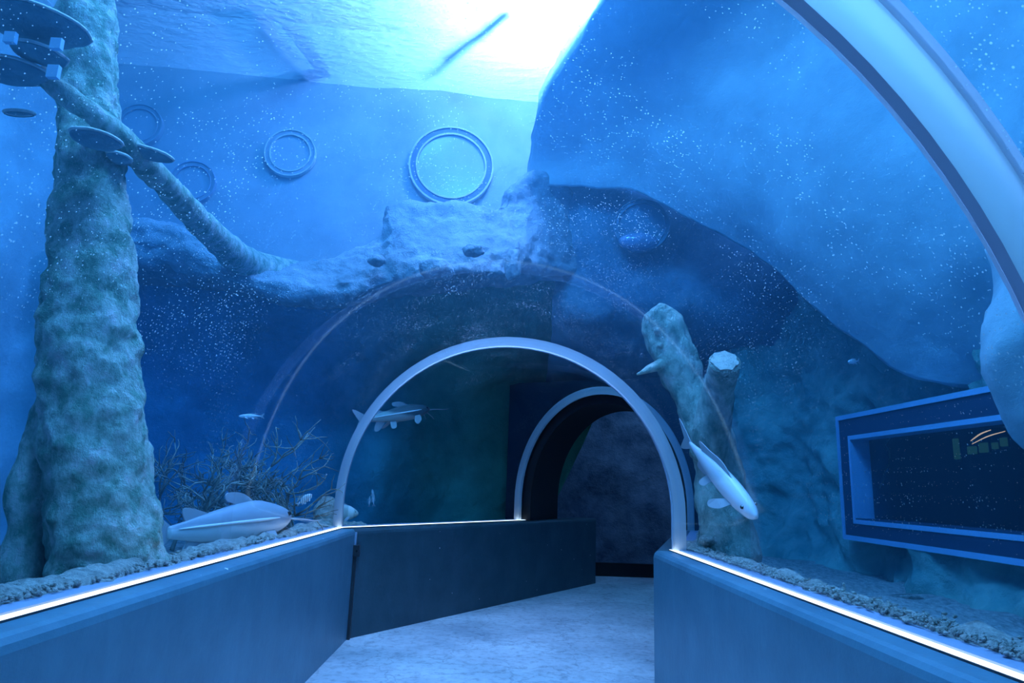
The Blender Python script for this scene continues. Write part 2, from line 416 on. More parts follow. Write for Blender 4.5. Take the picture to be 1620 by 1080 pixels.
seam_mat, t, out = nt('bonded_seam')
a_ = N(t, 'ShaderNodeBsdfTransparent'); b_ = N(t, 'ShaderNodeBsdfTranslucent'); b_.inputs[0].default_value = (0.6, 0.8, 1, 1)
c_ = N(t, 'ShaderNodeMixShader', Fac=0.035); L(t, a_.outputs[0], c_.inputs[1]); L(t, b_.outputs[0], c_.inputs[2]); L(t, c_.outputs[0], out.inputs[0])
def hoop(name, vf, mat, parent=None):
    o = mesh(name, vf[0], vf[1], mat, parent); o.data.set_sharp_from_angle(angle=0.6); return o
# hoops between the bays
h = empty('trim_1', near_ring(CX, K), 'wide pale hoop with a grey silicone band joining two vaults', None, None, 'structure')
hoop('pale_joint', band(near_ring, -0.105, 0.105, -0.004, 0.045, EY, True), M['seal'], h)
hoop('silicone_band', band(near_ring, 0.0, 0.034, -0.002, 0.045, EY), M['seal_dark'], h)
hoop('silicone_lip', band(near_ring, 0.034, 0.010, -0.005, 0.045, EY), M['seal_lip'], h)
hoop('silicone_lip', band(near_ring, -0.112, 0.007, -0.006, 0.012, EY, True), M['seal_lip'], h)
h = empty('trim_2', ring1(CX, K), 'thin pale blue hoop where the tunnel bends', None, None, 'structure')
hoop('pale_joint', band(ring1, -0.03, 0.05, -0.022, 0.046, EY, True), M['seal'], h)
hoop('silicone_lip', band(ring1, 0.02, 0.012, -0.026, 0.046, EY), M['seal_dark'], h)
h = empty('trim_3', ring2(CX, K), 'pale hoop fixed to the dark bulkhead at the far portal', None, None, 'structure')
hoop('pale_joint', band(ring2, -0.05, 0.06, -0.03, 0.05, DP), M['seal'], h)
tag(hoop('trim_4', band(seam_ring, 0.0, 0.012, 0.0, 0.046, EY), seam_mat), 'faint bonded seam across the acrylic vault', None, None, 'structure')

# ---------------------------------------------------------------- low walls, sill lights
lp = [Vector((XL, YBACK)), Vector((XL, 5.723)), Vector((XL, 5.723))+D2.xy*4.45]
DR = (R2R.xy-Vector((XR, 4.576))).normalized()
rp = [Vector((XR, YBACK)), Vector((XR, 4.576)), Vector((XR, 4.576))+DR*3.6]
S_ = 0.15
def kerb_prof(sg): return [(sg*u, z) for u, z in ((-0.10, 0.0), (-0.10, K-0.012), (-0.085, K), (S_-0.035, K), (S_-0.016, K-0.006), (S_-0.005, K-0.02), (S_, K-0.04), (S_, 0.0))]
def low_wall(name, path, sg, mat, label):
    v, f = sweep(path, kerb_prof(sg)); return tag(mesh(name, v, f, mat, None, False), label, None, None, 'structure')
# split each side where the photograph shows a joint
jl = lp[1]
low_wall('wall_left', lp[:2], 1, M['kerb'], 'low painted wall under the left run of acrylic')
pm = lp[1]+D2.xy*2.85
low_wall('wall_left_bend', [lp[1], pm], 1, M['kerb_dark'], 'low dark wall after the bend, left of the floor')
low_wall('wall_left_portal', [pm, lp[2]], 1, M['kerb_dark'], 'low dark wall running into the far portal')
low_wall('wall_right', rp[:2]+[rp[1]+DR*0.01], -1, M['kerb'], 'low painted wall under the right run of acrylic')
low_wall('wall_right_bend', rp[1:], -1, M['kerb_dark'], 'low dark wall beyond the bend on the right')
def strip(path, u0, u1, z0, z1): return sweep(path, [(u0, z0), (u0, z1), (u1, z1), (u1, z0)])
def sill(name, label, path, sg, lit=True):
    e = empty(name, (path[0].x, path[0].y, K), label, 'light strip', 'lit sills along the acrylic')
    v, f = strip(path, sg*0.0, sg*0.036, K-0.004, K+0.007); mesh('light_tube', v, f, M['led'], e, False)
    v, f = strip(path, sg*0.036, sg*0.041, K-0.004, K+0.006); mesh('edge_profile', v, f, M['metal_dark'], e, False)
    return e
sill('sill_light', 'bright white light strip on the left low wall', lp[:2], 1)
sill('sill_light', 'bright white light strip on the low wall after the bend', [lp[1], lp[1]+D2.xy*2.95], 1)
sill('sill_light', 'bright white light strip on the right low wall', [Vector((XR, YBACK)), Vector((XR, 4.64))], -1)
v, f = strip(lp[:2]+[lp[1]+D2.xy*2.7], -0.004, -0.085, K-0.01, K+0.012); tag(mesh('trim_5', v, f, M['channel'], None, False), 'pale glazing channel under the left acrylic', None, None, 'structure')
v, f = strip(rp[:2]+[rp[1]+DR*2.5], 0.004, 0.085, K-0.01, K+0.012); tag(mesh('trim_6', v, f, M['channel'], None, False), 'pale glazing channel under the right acrylic', None, None, 'structure')

# clamp rail on the joint of the left low wall
e = empty('joint_rail', (XL+S_+0.02, 5.62, 0), 'slim black rail with a clamp box on the wall joint', 'rail')
mb = MB().box((XL+S_+0.012, 5.66, 0.335), (0.022, 0.035, 0.67)); mb.build('rail', M['metal_dark'], e)
mb = MB().box((XL+S_+0.008, 5.66, 0.745), (0.014, 0.02, 0.11)); mb.build('rail_tip', M['channel'], e)
mb = MB().box((XL+S_+0.022, 5.655, 0.66), (0.05, 0.06, 0.085)); cb = mb.build('clamp_box', M['metal_dark'], e)
v, f = tube_data([(XL+S_+0.03, 5.622, 0.66), (XL+S_+0.03, 5.626, 0.66)], [0.009, 0.009], 10); mesh('screw', v, f, M['black'], cb, False)

# floor
mb = MB().add([(-2, YBACK, 0), (2, YBACK, 0), (2.6, 4.0, 0), (6.0, 9.5, 0), (6.0, 12.5, 0), (-1, 12.5, 0), (-2, 6.5, 0), (-2, YBACK, -0.1), (2, YBACK, -0.1), (2.6, 4.0, -0.1), (6.0, 9.5, -0.1), (6.0, 12.5, -0.1), (-1, 12.5, -0.1), (-2, 6.5, -0.1)],
     [tuple(range(7)), tuple(range(13, 6, -1))]+[(i, i+7, (i+1) % 7+7, (i+1) % 7) for i in range(7)])
tag(mb.build('floor', M['floor']), 'pale trowelled concrete floor with hairline cracks', None, None, 'structure')

# bulkhead with the portal arch, dark portal lining, rock passage behind
def bulk():
    pr = profile(0.0); n = len(pr); v = []; f = []
    inner = [ring2(x, z) for x, z in pr]
    side = SIDE2; o = ring2(CX, 0)
    outer = []
    for k, (x, z) in enumerate(pr):
        a = (inner[k]-o).dot(side)
        # push out to the rectangle boundary
        th = math.atan2(z-0.9, a); s = min((1.14 if a < 0 else 1.08)/max(1e-6, abs(math.cos(th))), 1.5/max(1e-6, math.sin(th)) if math.sin(th) > 0 else 9)
        outer.append(o+side*(s*math.cos(th))+Vector((0, 0, 0.9+s*math.sin(th))))
    for dd in (0.0, 0.10):
        v += [p+DP*dd for p in inner]+[p+DP*dd for p in outer]
    for i in range(n-1):
        f += [(i, i+1, n+i+1, n+i), (2*n+i, 3*n+i, 3*n+i+1, 2*n+i+1), (i, 2*n+i, 2*n+i+1, i+1), (n+i, n+i+1, 3*n+i+1, 3*n+i)]
    return tag(mesh('wall_bulkhead', v, f, M['bulk'], None, False), 'flat dark navy bulkhead around the far portal', None, None, 'structure')
bulk()
tag(hoop('wall_portal', band(ring2, 0.10, 0.8, -0.12, 0.10, DP), M['black']), 'black lining of the far portal arch', None, None, 'structure')

# ---------------------------------------------------------------- tank shell and rockwork
wl = PZ(290, 110, WATER); wr = PZ(850, 160, WATER)
wd = (wr-wl).normalized(); wd.z = 0; wd.normalize()
wn_ = Vector((wd.y, -wd.x, 0))              # towards the camera
def on_wall(px, py, off=0.0):
    d = ray(px, py); tt = (wl+wn_*off-EYE).dot(wn_)/d.dot(wn_); return EYE+d*tt
# upper back wall carrying the portholes
rows = []
for z, up_ in ((3.1, 1.0), (3.8, 0.4), (4.8, 0.0), (6.3, 0.0)):
    rows.append([wl+wd*s+Vector((0, 0, z-WATER+up_*dz)) for s, dz in ((-1.6, 0), (0.0, 0), (1.5, 0.05), (3.0, 0.25), (4.0, 0.32), (4.75, 0.32))])
patch('wall_back', rows, 90, 50, M['wall_paint'], 0.03, 0.8, kind='structure')['label'] = 'smooth coated upper back wall with round portholes'
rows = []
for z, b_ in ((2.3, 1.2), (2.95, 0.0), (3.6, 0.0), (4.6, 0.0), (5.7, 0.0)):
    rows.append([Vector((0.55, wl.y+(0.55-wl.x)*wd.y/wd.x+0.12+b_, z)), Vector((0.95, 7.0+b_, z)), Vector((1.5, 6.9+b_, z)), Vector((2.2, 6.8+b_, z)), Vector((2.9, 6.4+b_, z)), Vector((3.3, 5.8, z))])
patch('wall_recess', rows, 70, 60, M['rock_recess_shaded'], 0.10, 1.2, seed=23, kind='structure')['label'] = 'rock recess under the overhang, coloured with its shade'
# lower recessed wall under the ledge
def wall_y(x): return wl.y+(x-wl.x)*wd.y/wd.x
plan = ((-5.4, 6.75), (-4.0, 6.85), (-2.9, 7.0), (-2.1, 7.3), (-1.4, 7.8), (-0.7, 8.4), (-0.1, 8.75), (0.42, 8.95), (1.5, 9.2))
rows = []
for z, k in ((0.45, 0.0), (1.2, -0.05), (2.0, 0.0), (2.6, 0.3), (3.0, 0.75), (3.5, 1.0)):
    rows.append([Vector((x, y+(wall_y(x)+0.06-y)*k, z if x < 0.5 else max(z, 2.45+0.05*z))) for x, y in plan])
patch('wall_back_lower', rows, 150, 70, M['rock_lower'], 0.12, 1.1, seed=2, kind='structure')['label'] = 'rock wall behind the second bay, light painted into its colour'
# left rock wall
rows = [[P(-500, 980, 2.0), P(-250, 900, 3.6), P(-40, 880, 5.2), P(150, 860, 7.0)],
        [P(-500, 600, 2.0), P(-250, 600, 3.6), P(-40, 620, 5.2), P(150, 620, 7.1)],
        [P(-500, 250, 2.0), P(-250, 260, 3.6), P(-20, 260, 5.2), P(170, 280, 7.0)],
        [P(-500, -250, 2.0), P(-250, -200, 3.6), P(0, -60, 5.2), P(190, 60, 6.95)]]
patch('wall_left_rock', rows, 80, 80, M['rock_pale'], 0.12, 0.9, seed=3, kind='structure')['label'] = 'rough pale rock wall beyond the tall trunk'

# window opening on the right wall
WX = 2.9
wtl = PX(1342, 660, WX); wbl = PX(1350, 852, WX)
WY1 = wtl.y; WZ1 = wtl.z; WZ0 = wbl.z; WY0 = WY1-2.55
def in_window(c): return c.x > 2.4 and WY0+0.05 < c.y < WY1-0.05 and WZ0+0.05 < c.z < WZ1-0.05
rows = []
for z, off in ((0.45, -0.25), (0.95, -0.05), (1.5, 0.1), (2.1, 0.05), (2.9, 0.1), (3.8, 0.2)):
    rows.append([Vector((x+(off if z < 0.8 or z > 2 else off*0.5), y, z)) for x, y in ((3.15, -2.0), (3.05, 1.5), (3.0, 3.2), (3.0, 4.6), (3.0, 5.6), (2.9, 6.2), (2.65, 6.8), (2.2, 7.25))])
patch('wall_right_rock', rows, 170, 90, M['rock'], 0.17, 1.5, hole=in_window, seed=5, fine=0.5, kind='structure')['label'] = 'rough rock wall around the rectangular viewing window'
# big pale overhang
rows = [[P(838, 300, 7.2), P(940, 292, 6.9), P(1050, 312, 6.5), P(1200, 382, 5.8), P(1300, 462, 5.3), P(1400, 535, 4.95), P(1480, 585, 4.7), P(1600, 590, 4.3), P(1760, 560, 3.7)],
        [P(846, 240, 7.0), P(935, 230, 6.7), P(1045, 240, 6.3), P(1200, 300, 5.5), P(1310, 380, 5.0), P(1420, 450, 4.6), P(1520, 490, 4.3), P(1650, 470, 3.8), P(1830, 440, 3.1)],
        [P(852, 165, 6.5), P(940, 150, 6.3), P(1060, 150, 6.0), P(1210, 190, 5.3), P(1340, 260, 4.7), P(1460, 320, 4.25), P(1570, 350, 3.85), P(1720, 330, 3.3), P(1900, 300, 2.6)],
        [P(888, 92, 6.0), P(975, 70, 5.85), P(1090, 60, 5.6), P(1240, 80, 5.1), P(1380, 130, 4.5), P(1510, 170, 4.0), P(1640, 180, 3.5), P(1800, 160, 2.9), P(2000, 130, 2.2)],
        [P(948, 0, 5.4), P(1030, -20, 5.2), P(1140, -40, 5.0), P(1300, -40, 4.7), P(1450, -20, 4.2), P(1600, 0, 3.7), P(1740, 0, 3.2), P(1920, -40, 2.5), P(2150, -80, 1.8)],
        [P(1030, -130, 4.6), P(1110, -150, 4.5), P(1230, -180, 4.3), P(1400, -180, 4.1), P(1560, -180, 3.8), P(1720, -180, 3.4), P(1900, -190, 2.8), P(2120, -200, 2.2), P(2400, -250, 1.4)]]
o = patch('rock_overhang', rows, 150, 90, M['rock_pale'], 0.06, 0.8, seed=7, thick=0.35, fine=0.12)
tag(o, 'huge pale blue rock overhang sweeping over the right side of the tunnel', 'rock')
# far right rock pillar in front of the window's end
rows_pts = [P(1660, 400, 3.0), P(1625, 500, 3.0), P(1625, 590, 3.0), P(1660, 680, 3.05), P(1690, 760, 3.1)]
tube('rock_pillar', rows_pts, [0.26, 0.17, 0.13, 0.10, 0.06], M['rock_pale'], None, seg=28, nring=30, amp=0.06, scale=2.4, seed=4)
tag(bpy.data.objects['rock_pillar'], 'rounded rock spur hanging beside the viewing window', 'rock')

# ledge of broken rock above the bend
def ledge():
    rows = [[P(150, 345, 6.0), P(240, 350, 6.05), P(330, 374, 6.1), P(450, 412, 6.4), P(540, 405, 6.5), P(598, 374, 6.6), P(618, 324, 6.7), P(700, 322, 6.75), P(780, 324, 6.8), P(805, 298, 6.9), P(850, 276, 7.0), P(900, 300, 7.25), P(1000, 360, 7.4)],
            [P(150, 370, 5.8), P(240, 372, 5.8), P(335, 394, 5.8), P(450, 432, 6.1), P(540, 425, 6.2), P(600, 396, 6.3), P(628, 352, 6.35), P(700, 350, 6.4), P(780, 350, 6.5), P(815, 332, 6.7), P(855, 310, 6.9), P(905, 335, 7.2), P(1000, 380, 7.4)],
            [P(150, 395, 5.8), P(240, 400, 5.8), P(335, 422, 5.75), P(450, 455, 5.95), P(540, 450, 6.05), P(600, 430, 6.1), P(650, 400, 6.1), P(715, 396, 6.1), P(790, 398, 6.25), P(830, 388, 6.5), P(870, 375, 6.85), P(920, 385, 7.15), P(1000, 415, 7.4)],
            [P(150, 425, 6.0), P(240, 430, 6.0), P(335, 452, 6.0), P(450, 480, 6.2), P(540, 478, 6.25), P(600, 466, 6.25), P(650, 452, 6.2), P(715, 448, 6.2), P(790, 446, 6.35), P(835, 438, 6.6), P(880, 430, 6.95), P(930, 435, 7.2), P(1000, 450, 7.45)],
            [P(150, 430, 7.0), P(240, 434, 7.0), P(335, 455, 7.2), P(450, 482, 7.4), P(540, 482, 7.5), P(600, 474, 7.6), P(650, 464, 7.6), P(715, 460, 7.6), P(790, 458, 7.6), P(840, 450, 7.65), P(890, 442, 7.7), P(940, 445, 7.8), P(1000, 460, 7.9)]]
    top = [Vector(p)+Vector((0, 1.3, 0.1)) for p in rows[0]]
    o = patch('rock_ledge', [top]+rows, 190, 70, M['rock_shelf'], 0.085, 1.7, seed=9, fine=0.6)
    return tag(o, 'broken rock ledge spanning above the bend of the tunnel', 'rock')
ledge()

# cave wall beyond the portal
rows = [[P(740, 960, 10.2), P(900, 935, 10.6), P(1000, 932, 10.7), P(1300, 930, 9.8)],
        [P(740, 760, 10.3), P(900, 760, 10.9), P(1000, 760, 10.9), P(1300, 760, 9.9)],
        [P(740, 520, 10.0), P(900, 520, 10.4), P(1000, 520, 10.4), P(1300, 520, 9.6)]]
patch('wall_end', rows, 60, 50, M['rock_dark'], 0.10, 1.5, seed=12, kind='structure')['label'] = 'dark rough plaster wall closing the passage behind the portal'
a_, b_ = P(880, 916, 10.15), P(1090, 912, 10.15)
mb = MB().box(((a_+b_)/2).xy.to_3d()+Vector((0, 0, 0.09)), ((b_-a_).length+0.6, 0.08, 0.18)); tag(mb.build('baseboard_end', M['black']), 'black skirting at the foot of the end wall', None, None, 'structure')

# tank bed on both sides
def bed(name, label, path, sg, width, seed):
    rows = []
    for u, z in ((0.052, K-0.02), (0.09, K+0.022), (0.17, K+0.03), (0.30, K-0.03), (0.6, K-0.15), (width, K-0.22)):
        r = []
        for k in range(len(path)):
            d1 = (path[k]-path[k-1]).normalized() if k else (path[1]-path[0]).normalized()
            d2 = (path[k+1]-path[k]).normalized() if k < len(path)-1 else d1
            n_ = (Vector((d1.y, -d1.x))+Vector((d2.y, -d2.x))).normalized()
            r.append(Vector((path[k].x+n_.x*u*sg, path[k].y+n_.y*u*sg, z)))
        rows.append(r)
    o = patch(name, rows, 260, 40, M['gravel'], 0.035, 3.5, seed=seed, fine=0.9)
    return tag(o, label, 'gravel', None, 'stuff')
bed('gravel_bed', 'crusty gravel bank along the left acrylic', [Vector((XL, y)) for y in (-3, -1, 0.5, 2, 3.5, 5)]+[Vector((XL+0.03, 5.85)), lp[1]+D2.xy*0.4], -1, 1.9, 1)
bed('gravel_bed', 'crusty gravel bank along the right acrylic', [Vector((XR, y)) for y in (-3, -1, 0.5, 2, 3.2, 4.3)]+[Vector((XR+0.02, 4.7)), rp[1]+DR*1.0, rp[1]+DR*2.4], 1, 1.7, 2)

mb = MB().box((-3.4, 3.2, K-0.26), (4.0, 12.4, 0.08)); tag(mb.build('floor_tank_left', M['gravel']), 'gravel covered tank floor beyond the left bank', None, None, 'structure')
mb = MB().box((2.42, 1.0, K-0.28), (1.9, 8.0, 0.08)); tag(mb.build('floor_tank_right', M['gravel']), 'gravel covered tank floor beyond the right bank', None, None, 'structure')
# loose pebbles on the banks (too many to count)
rng = random.Random(5)
bmp = MB()
ico = [(-.53, 0, .85), (.53, 0, .85), (-.53, 0, -.85), (.53, 0, -.85), (0, .85, .53), (0, .85, -.53), (0, -.85, .53), (0, -.85, -.53), (.85, .53, 0), (-.85, .53, 0), (.85, -.53, 0), (-.85, -.53, 0)]
icf = [(1, 4, 0), (4, 9, 0), (4, 5, 9), (8, 5, 4), (1, 8, 4), (1, 10, 8), (10, 3, 8), (8, 3, 5), (3, 2, 5), (3, 7, 2), (3, 10, 7), (10, 6, 7), (6, 11, 7), (6, 0, 11), (6, 1, 0), (10, 1, 6), (11, 0, 9), (2, 11, 9), (5, 2, 9), (11, 2, 7)]
for k in range(2600):
    sg = rng.choice((-1, 1)); y = rng.uniform(1.2, 5.6 if sg < 0 else 4.6); u = 0.06+abs(rng.gauss(0, 0.06))
    x = (XL-u) if sg < 0 else (XR+u)
    z = K+0.012+0.018*min(1, u/0.1); s = rng.uniform(0.004, 0.013)
    q = Quaternion((rng.random(), rng.random(), rng.random()), rng.random()*6)
    bmp.add([Vector((x, y, z))+q @ Vector((a*s, b*s*0.8, c*s*0.6)) for a, b, c in ico], icf)
tag(bmp.build('pebbles', M['gravel'], None, False), 'scattered pale grains and pebbles on the gravel banks', 'gravel', None, 'stuff')

# water surface and beams of the hall roof above it
n_ = 60; v = []; f = []
for i in range(n_+1):
    for j in range(n_+1):
        x = -6+12*i/n_; y = -3+11.5*j/n_
        v.append((x, y, WATER+0.03*fbm(Vector((x*1.1, y*1.6, 3)), 3)))
for i in range(n_):
    for j in range(n_):
        a = i*(n_+1)+j; f.append((a, a+n_+1, a+n_+2, a+1))
tag(mesh('water_surface', v, f, M['water_surface']), 'rippled water surface glowing under the floodlights', 'water', None, 'stuff')
def beam(name, label, pa, pb, z, w):
    a = PZ(*pa, z); b = PZ(*pb, z); c = (a+b)/2; d = (b-a)
    q = Vector((1, 0, 0)).rotation_difference(d.normalized())
    e = empty(name, c, label, 'beam', 'roof beams above the water')
    MB().box(c, (d.length*1.1, w, w*1.4), q.to_matrix()).build('web', M['metal_dark'], e)
    MB().box(c+Vector((0, 0, -w*0.75)), (d.length*1.1, w*1.7, w*0.2), q.to_matrix()).build('flange', M['metal_dark'], e)
beam('roof_beam', 'dark slanting roof beam seen through the water over the left portholes', (520, 120), (430, 0), 5.75, 0.07)
beam('roof_beam', 'dark slanting roof beam seen beside the brightest glare', (705, 85), (805, 0), 5.76, 0.06)

# portholes
def porthole(name, label, px, py, rpx, frame=0.16, group=None, plane=None, tall=1.0, mats=('fungus_rim', 'ph_frame', 'frost')):
    c = on_wall(px, py, 0.02) if plane is None else plane[0]
    nrm = wn_ if plane is None else plane[1]
    side = Vector((0, 0, 1)).cross(nrm).normalized(); upv = Vector((0, 0, 1))
    d = (c-EYE).dot(_F); r = rpx*d/FPX
    e = empty(name, c, label, 'window', group)
    def loop(rad, off, n=48): return [c+side*(rad*math.cos(2*math.pi*i/n))+upv*(rad*tall*math.sin(2*math.pi*i/n))+nrm*off for i in range(n)]
    def annulus(nm, r0, r1, o0, o1, mat):
        n = 48; v = loop(r0, o0)+loop(r0, o1)+loop(r1, o1)+loop(r1, o0); f = []
        for i in range(n):
            j = (i+1) % n
            f += [(i, j, n+j, n+i), (n+i, n+j, 2*n+j, 2*n+i), (2*n+i, 2*n+j, 3*n+j, 3*n+i), (3*n+i, 3*n+j, j, i)]
        return mesh(nm, v, f, mat, e, False)
    annulus('outer_rim', r, r*1.04, -0.02, 0.05, M[mats[0]])
    annulus('frame', r*(1-frame), r, -0.02, 0.035, M[mats[1]])
    annulus('inner_rim', r*(1-frame-0.04), r*(1-frame), -0.02, 0.045, M[mats[0]])
    rr = r*(1-frame-0.04)
    mb = MB().prism(loop(rr, -0.02), loop(rr, 0.02)); mb.build('pane', M[mats[2]], e)
    return e
porthole('porthole', 'largest porthole, its foot cut off by the broken ledge', 714, 264, 64, 0.13, 'round portholes', None, 1.0)
porthole('porthole', 'small porthole standing alone on the back wall left of the largest one', 460, 244, 38, 0.16, 'round portholes', None, 1.0, ('fungus_rim', 'ph_faint', 'frost_b'))
porthole('porthole', 'faint porthole partly behind the slanting branch', 306, 290, 34, 0.16, 'round portholes', None, 1.0, ('frost', 'ph_faint', 'frost_b'))
porthole('porthole', 'very faint porthole just beside the tall trunk', 222, 200, 34, 0.16, 'round portholes', None, 1.0, ('frost_b', 'ph_faint', 'frost_b'))
pc = P(1015, 358, 6.72); pn = (EYE-pc); pn.z = 0; pn.normalize()
e = porthole('porthole', 'dim porthole under the rock overhang with a glinting lens', 1010, 360, 42, 0.1, 'round portholes', (pc, pn), 1.0, ('ph_dim', 'ph_dim', 'ph_dim'))
# lens bulge in its lower half
bm = bmesh.new(); bmesh.ops.create_uvsphere(bm, u_segments=24, v_segments=14, radius=0.22)
me = bpy.data.meshes.new('lens'); bm.to_mesh(me); bm.free(); me.materials.append(plain('lens', (0.25, 0.35, 0.5), 0.06, 1.0))
me.polygons.foreach_set('use_smooth', [True]*len(me.polygons))
o = bpy.data.objects.new('lens', me); COL.objects.link(o); o.parent = e; o.location = pn*0.05+Vector((-0.03, 0, -0.19)); o.scale = (0.95, 0.45, 0.45)

# ---------------------------------------------------------------- viewing window on the right
e = empty('viewing_window', (WX, (WY0+WY1)/2, WZ0), 'rectangular viewing window with pale blue outlines in a navy frame', 'window')
def frame_rect(nm, y0, y1, z0, z1, w, x0, x1, mat, names=None):
    for (a, b, c, d) in ((y0, y1, z1-w, z1), (y0, y1, z0, z0+w), (y0, y0+w, z0+w, z1-w), (y1-w, y1, z0+w, z1-w)):
        MB().box(((x0+x1)/2, (a+b)/2, (c+d)/2), (abs(x1-x0), abs(b-a), abs(d-c))).build(nm, mat, e)
fw = 0.17
frame_rect('outer_outline', WY0, WY1, WZ0, WZ1, 0.035, WX-0.11, WX+0.05, M['tape'])
frame_rect('frame_board', WY0+0.035, WY1-0.035, WZ0+0.035, WZ1-0.035, fw-0.035, WX-0.10, WX+0.12, M['navy'])
frame_rect('inner_outline', WY0+fw, WY1-fw, WZ0+fw*0.75, WZ1-fw, 0.032, WX-0.105, WX+0.05, M['tape'])
MB().box((WX+0.03, (WY0+WY1)/2, (WZ0+WZ1)/2), (0.02, WY1-WY0-2*fw, WZ1-WZ0-2*fw+0.06)).build('pane', M['glass'], e)
# dim room behind the glass
y0, y1, z0, z1, xb = WY0+0.05, WY1-0.05, WZ0+0.05, WZ1-0.05, WX+1.3
v = [(WX+0.1, y0, z0), (WX+0.1, y1, z0), (WX+0.1, y1, z1), (WX+0.1, y0, z1), (xb, y0, z0), (xb, y1, z0), (xb, y1, z1), (xb, y0, z1)]
tag(mesh('wall_viewing_room', v, [(4, 5, 6, 7), (0, 1, 5, 4), (3, 7, 6, 2), (1, 2, 6, 5), (0, 4, 7, 3)], M['navy'], None, False), 'dark room seen through the rectangular viewing window', None, None, 'structure')
def glow(name, label, cat, pa, pb, X, r, mat, group):
    a = PX(*pa, X); b = PX(*pb, X); mid = (a+b)/2+Vector((0, 0, 0.01))
    o = tube(name, [a, mid, b], [r*0.6, r, r*0.6], mat, None, seg=8, nring=10); return tag(o, label, cat, group)
M['orange'] = emitter('orange_glow', (1.0, 0.42, 0.22), 1.3); M['greenlit'] = emitter('green_glow', (0.22, 0.55, 0.3), 0.09)  # reflections in the pane, added as glowing tubes and panels behind it
glow('orange_reflection', 'upper short orange lamp reflection in the viewing window', 'reflection', (1536, 697), (1567, 680), 3.25, 0.005, M['orange'], 'orange reflections in the viewing window')
glow('orange_reflection', 'lower longer orange lamp reflection in the viewing window', 'reflection', (1538, 702), (1590, 682), 3.25, 0.004, M['orange'], 'orange reflections in the viewing window')
for k, (px, py, w_, h_, lb) in enumerate(((1513, 710, 6, 20, 'tall dim green reflection at the end of a row in the window'), (1538, 712, 8, 7, 'faint wide green reflection next to the tall one in the window'), (1556, 708, 8, 9, 'largest square green reflection midway along the row in the window'), (1574, 705, 5, 6, 'smallest green reflection in the row in the window'), (1588, 699, 6, 8, 'green reflection by the pale window post, last of the row'))):
    a = PX(px-w_, py-h_, 3.5); b = PX(px+w_, py+h_, 3.5); c = (a+b)/2
    o = MB().box(c, (0.02, abs(a.y-b.y)*0.8, abs(a.z-b.z)*0.8)).build('green_reflection', M['greenlit'])
    tag(o, lb, 'panel', 'green reflections in the viewing window')
    MB().box(c+Vector((0.015, 0, 0)), (0.01, abs(a.y-b.y), abs(a.z-b.z))).build('dark_backing', M['black'], o)
    bpy.data.objects[o.name].children[0].matrix_parent_inverse = Matrix.Identity(4)

# ---------------------------------------------------------------- tall trunk with bracket fungi
TR = empty('cast_tree', P(170, 905, 2.95), 'tall cast tree trunk with bracket fungi beside the left acrylic', 'tree')
pts = [P(172, 915, 2.95), P(163, 830, 2.95), P(150, 700, 2.96), P(140, 560, 2.97), P(146, 420, 2.98), P(142, 300, 3.0), P(140, 180, 3.0), P(138, 60, 3.0), P(132, -60, 3.02), P(128, -160, 3.05)]
tube('trunk', pts, [0.215, 0.205, 0.205, 0.195, 0.175, 0.15, 0.132, 0.125, 0.125, 0.13], M['bark'], TR, seg=110, nring=240, amp=0.03, scale=7, seed=1, oct_=8)
tube('root', [P(150, 560, 2.98), P(105, 640, 2.97), P(70, 720, 2.95), P(50, 800, 2.93), P(30, 930, 2.9)], [0.06, 0.11, 0.10, 0.085, 0.075], M['bark'], TR, seg=28, nring=50, amp=0.02, scale=6, seed=3)
tube('root', [P(110, 740, 3.05), P(96, 800, 3.08), P(86, 920, 3.1)], [0.09, 0.10, 0.08], M['bark'], TR, seg=24, nring=24, amp=0.02, scale=6, seed=8)
tube('branch', [P(60, 112, 2.62), P(110, 155, 2.70), P(170, 200, 2.84), P(222, 250, 3.1), P(280, 312, 3.7), P(335, 370, 4.8), P(390, 415, 5.9), P(470, 440, 6.5)], [0.028, 0.045, 0.058, 0.062, 0.07, 0.10, 0.14, 0.16], M['bark'], TR, seg=28, nring=80, amp=0.014, scale=7, seed=5)
def fungus(px, py, Y, w, dpt, h, yaw=0.0, tilt=0.0, parent=TR):
    """half-round shelf: pale rim, dark underside"""
    c = P(px, py, Y); n = 26; top = []; bot = []; rim = []
    R_ = Matrix.Rotation(yaw, 3, 'Z') @ Matrix.Rotation(tilt, 3, 'Y')
    v = []; f = []
    for k, (sc_, zz) in enumerate(((0.0, 0.0), (0.6, 0.005), (0.97, -0.006), (1.0, -0.016), (0.95, -0.05*h/0.1), (0.7, -0.75*h), (0.3, -h), (0.0, -h))):
        for i in range(n):
            a = 2*math.pi*i/n
            wob = 1+0.10*fbm(Vector((math.cos(a)*1.5+px, math.sin(a)*1.5, 1)), 3)
            v.append(c+R_ @ Vector((math.cos(a)*w*sc_*wob, math.sin(a)*dpt*sc_*wob, zz)))
    for k in range(7):
        for i in range(n): f.append((k*n+i, k*n+(i+1) % n, (k+1)*n+(i+1) % n, (k+1)*n+i))
    o = mesh('bracket_fungus', v, f, M['fungus'], parent)
    vr, fr_ = tube_data([c+R_ @ Vector((math.cos(2*math.pi*i/n)*w*(1+0.10*fbm(Vector((math.cos(2*math.pi*i/n)*1.5+px, math.sin(2*math.pi*i/n)*1.5, 1)), 3)), math.sin(2*math.pi*i/n)*dpt*(1+0.10*fbm(Vector((math.cos(2*math.pi*i/n)*1.5+px, math.sin(2*math.pi*i/n)*1.5, 1)), 3)), -0.006)) for i in range(n+1)], [0.007]*(n+1), 6)
    mesh('pale_rim', vr, fr_, M['fungus_rim'], o)
    return o
fungus(50, 34, 2.50, 0.225, 0.15, 0.05, 0.0, 0.10)
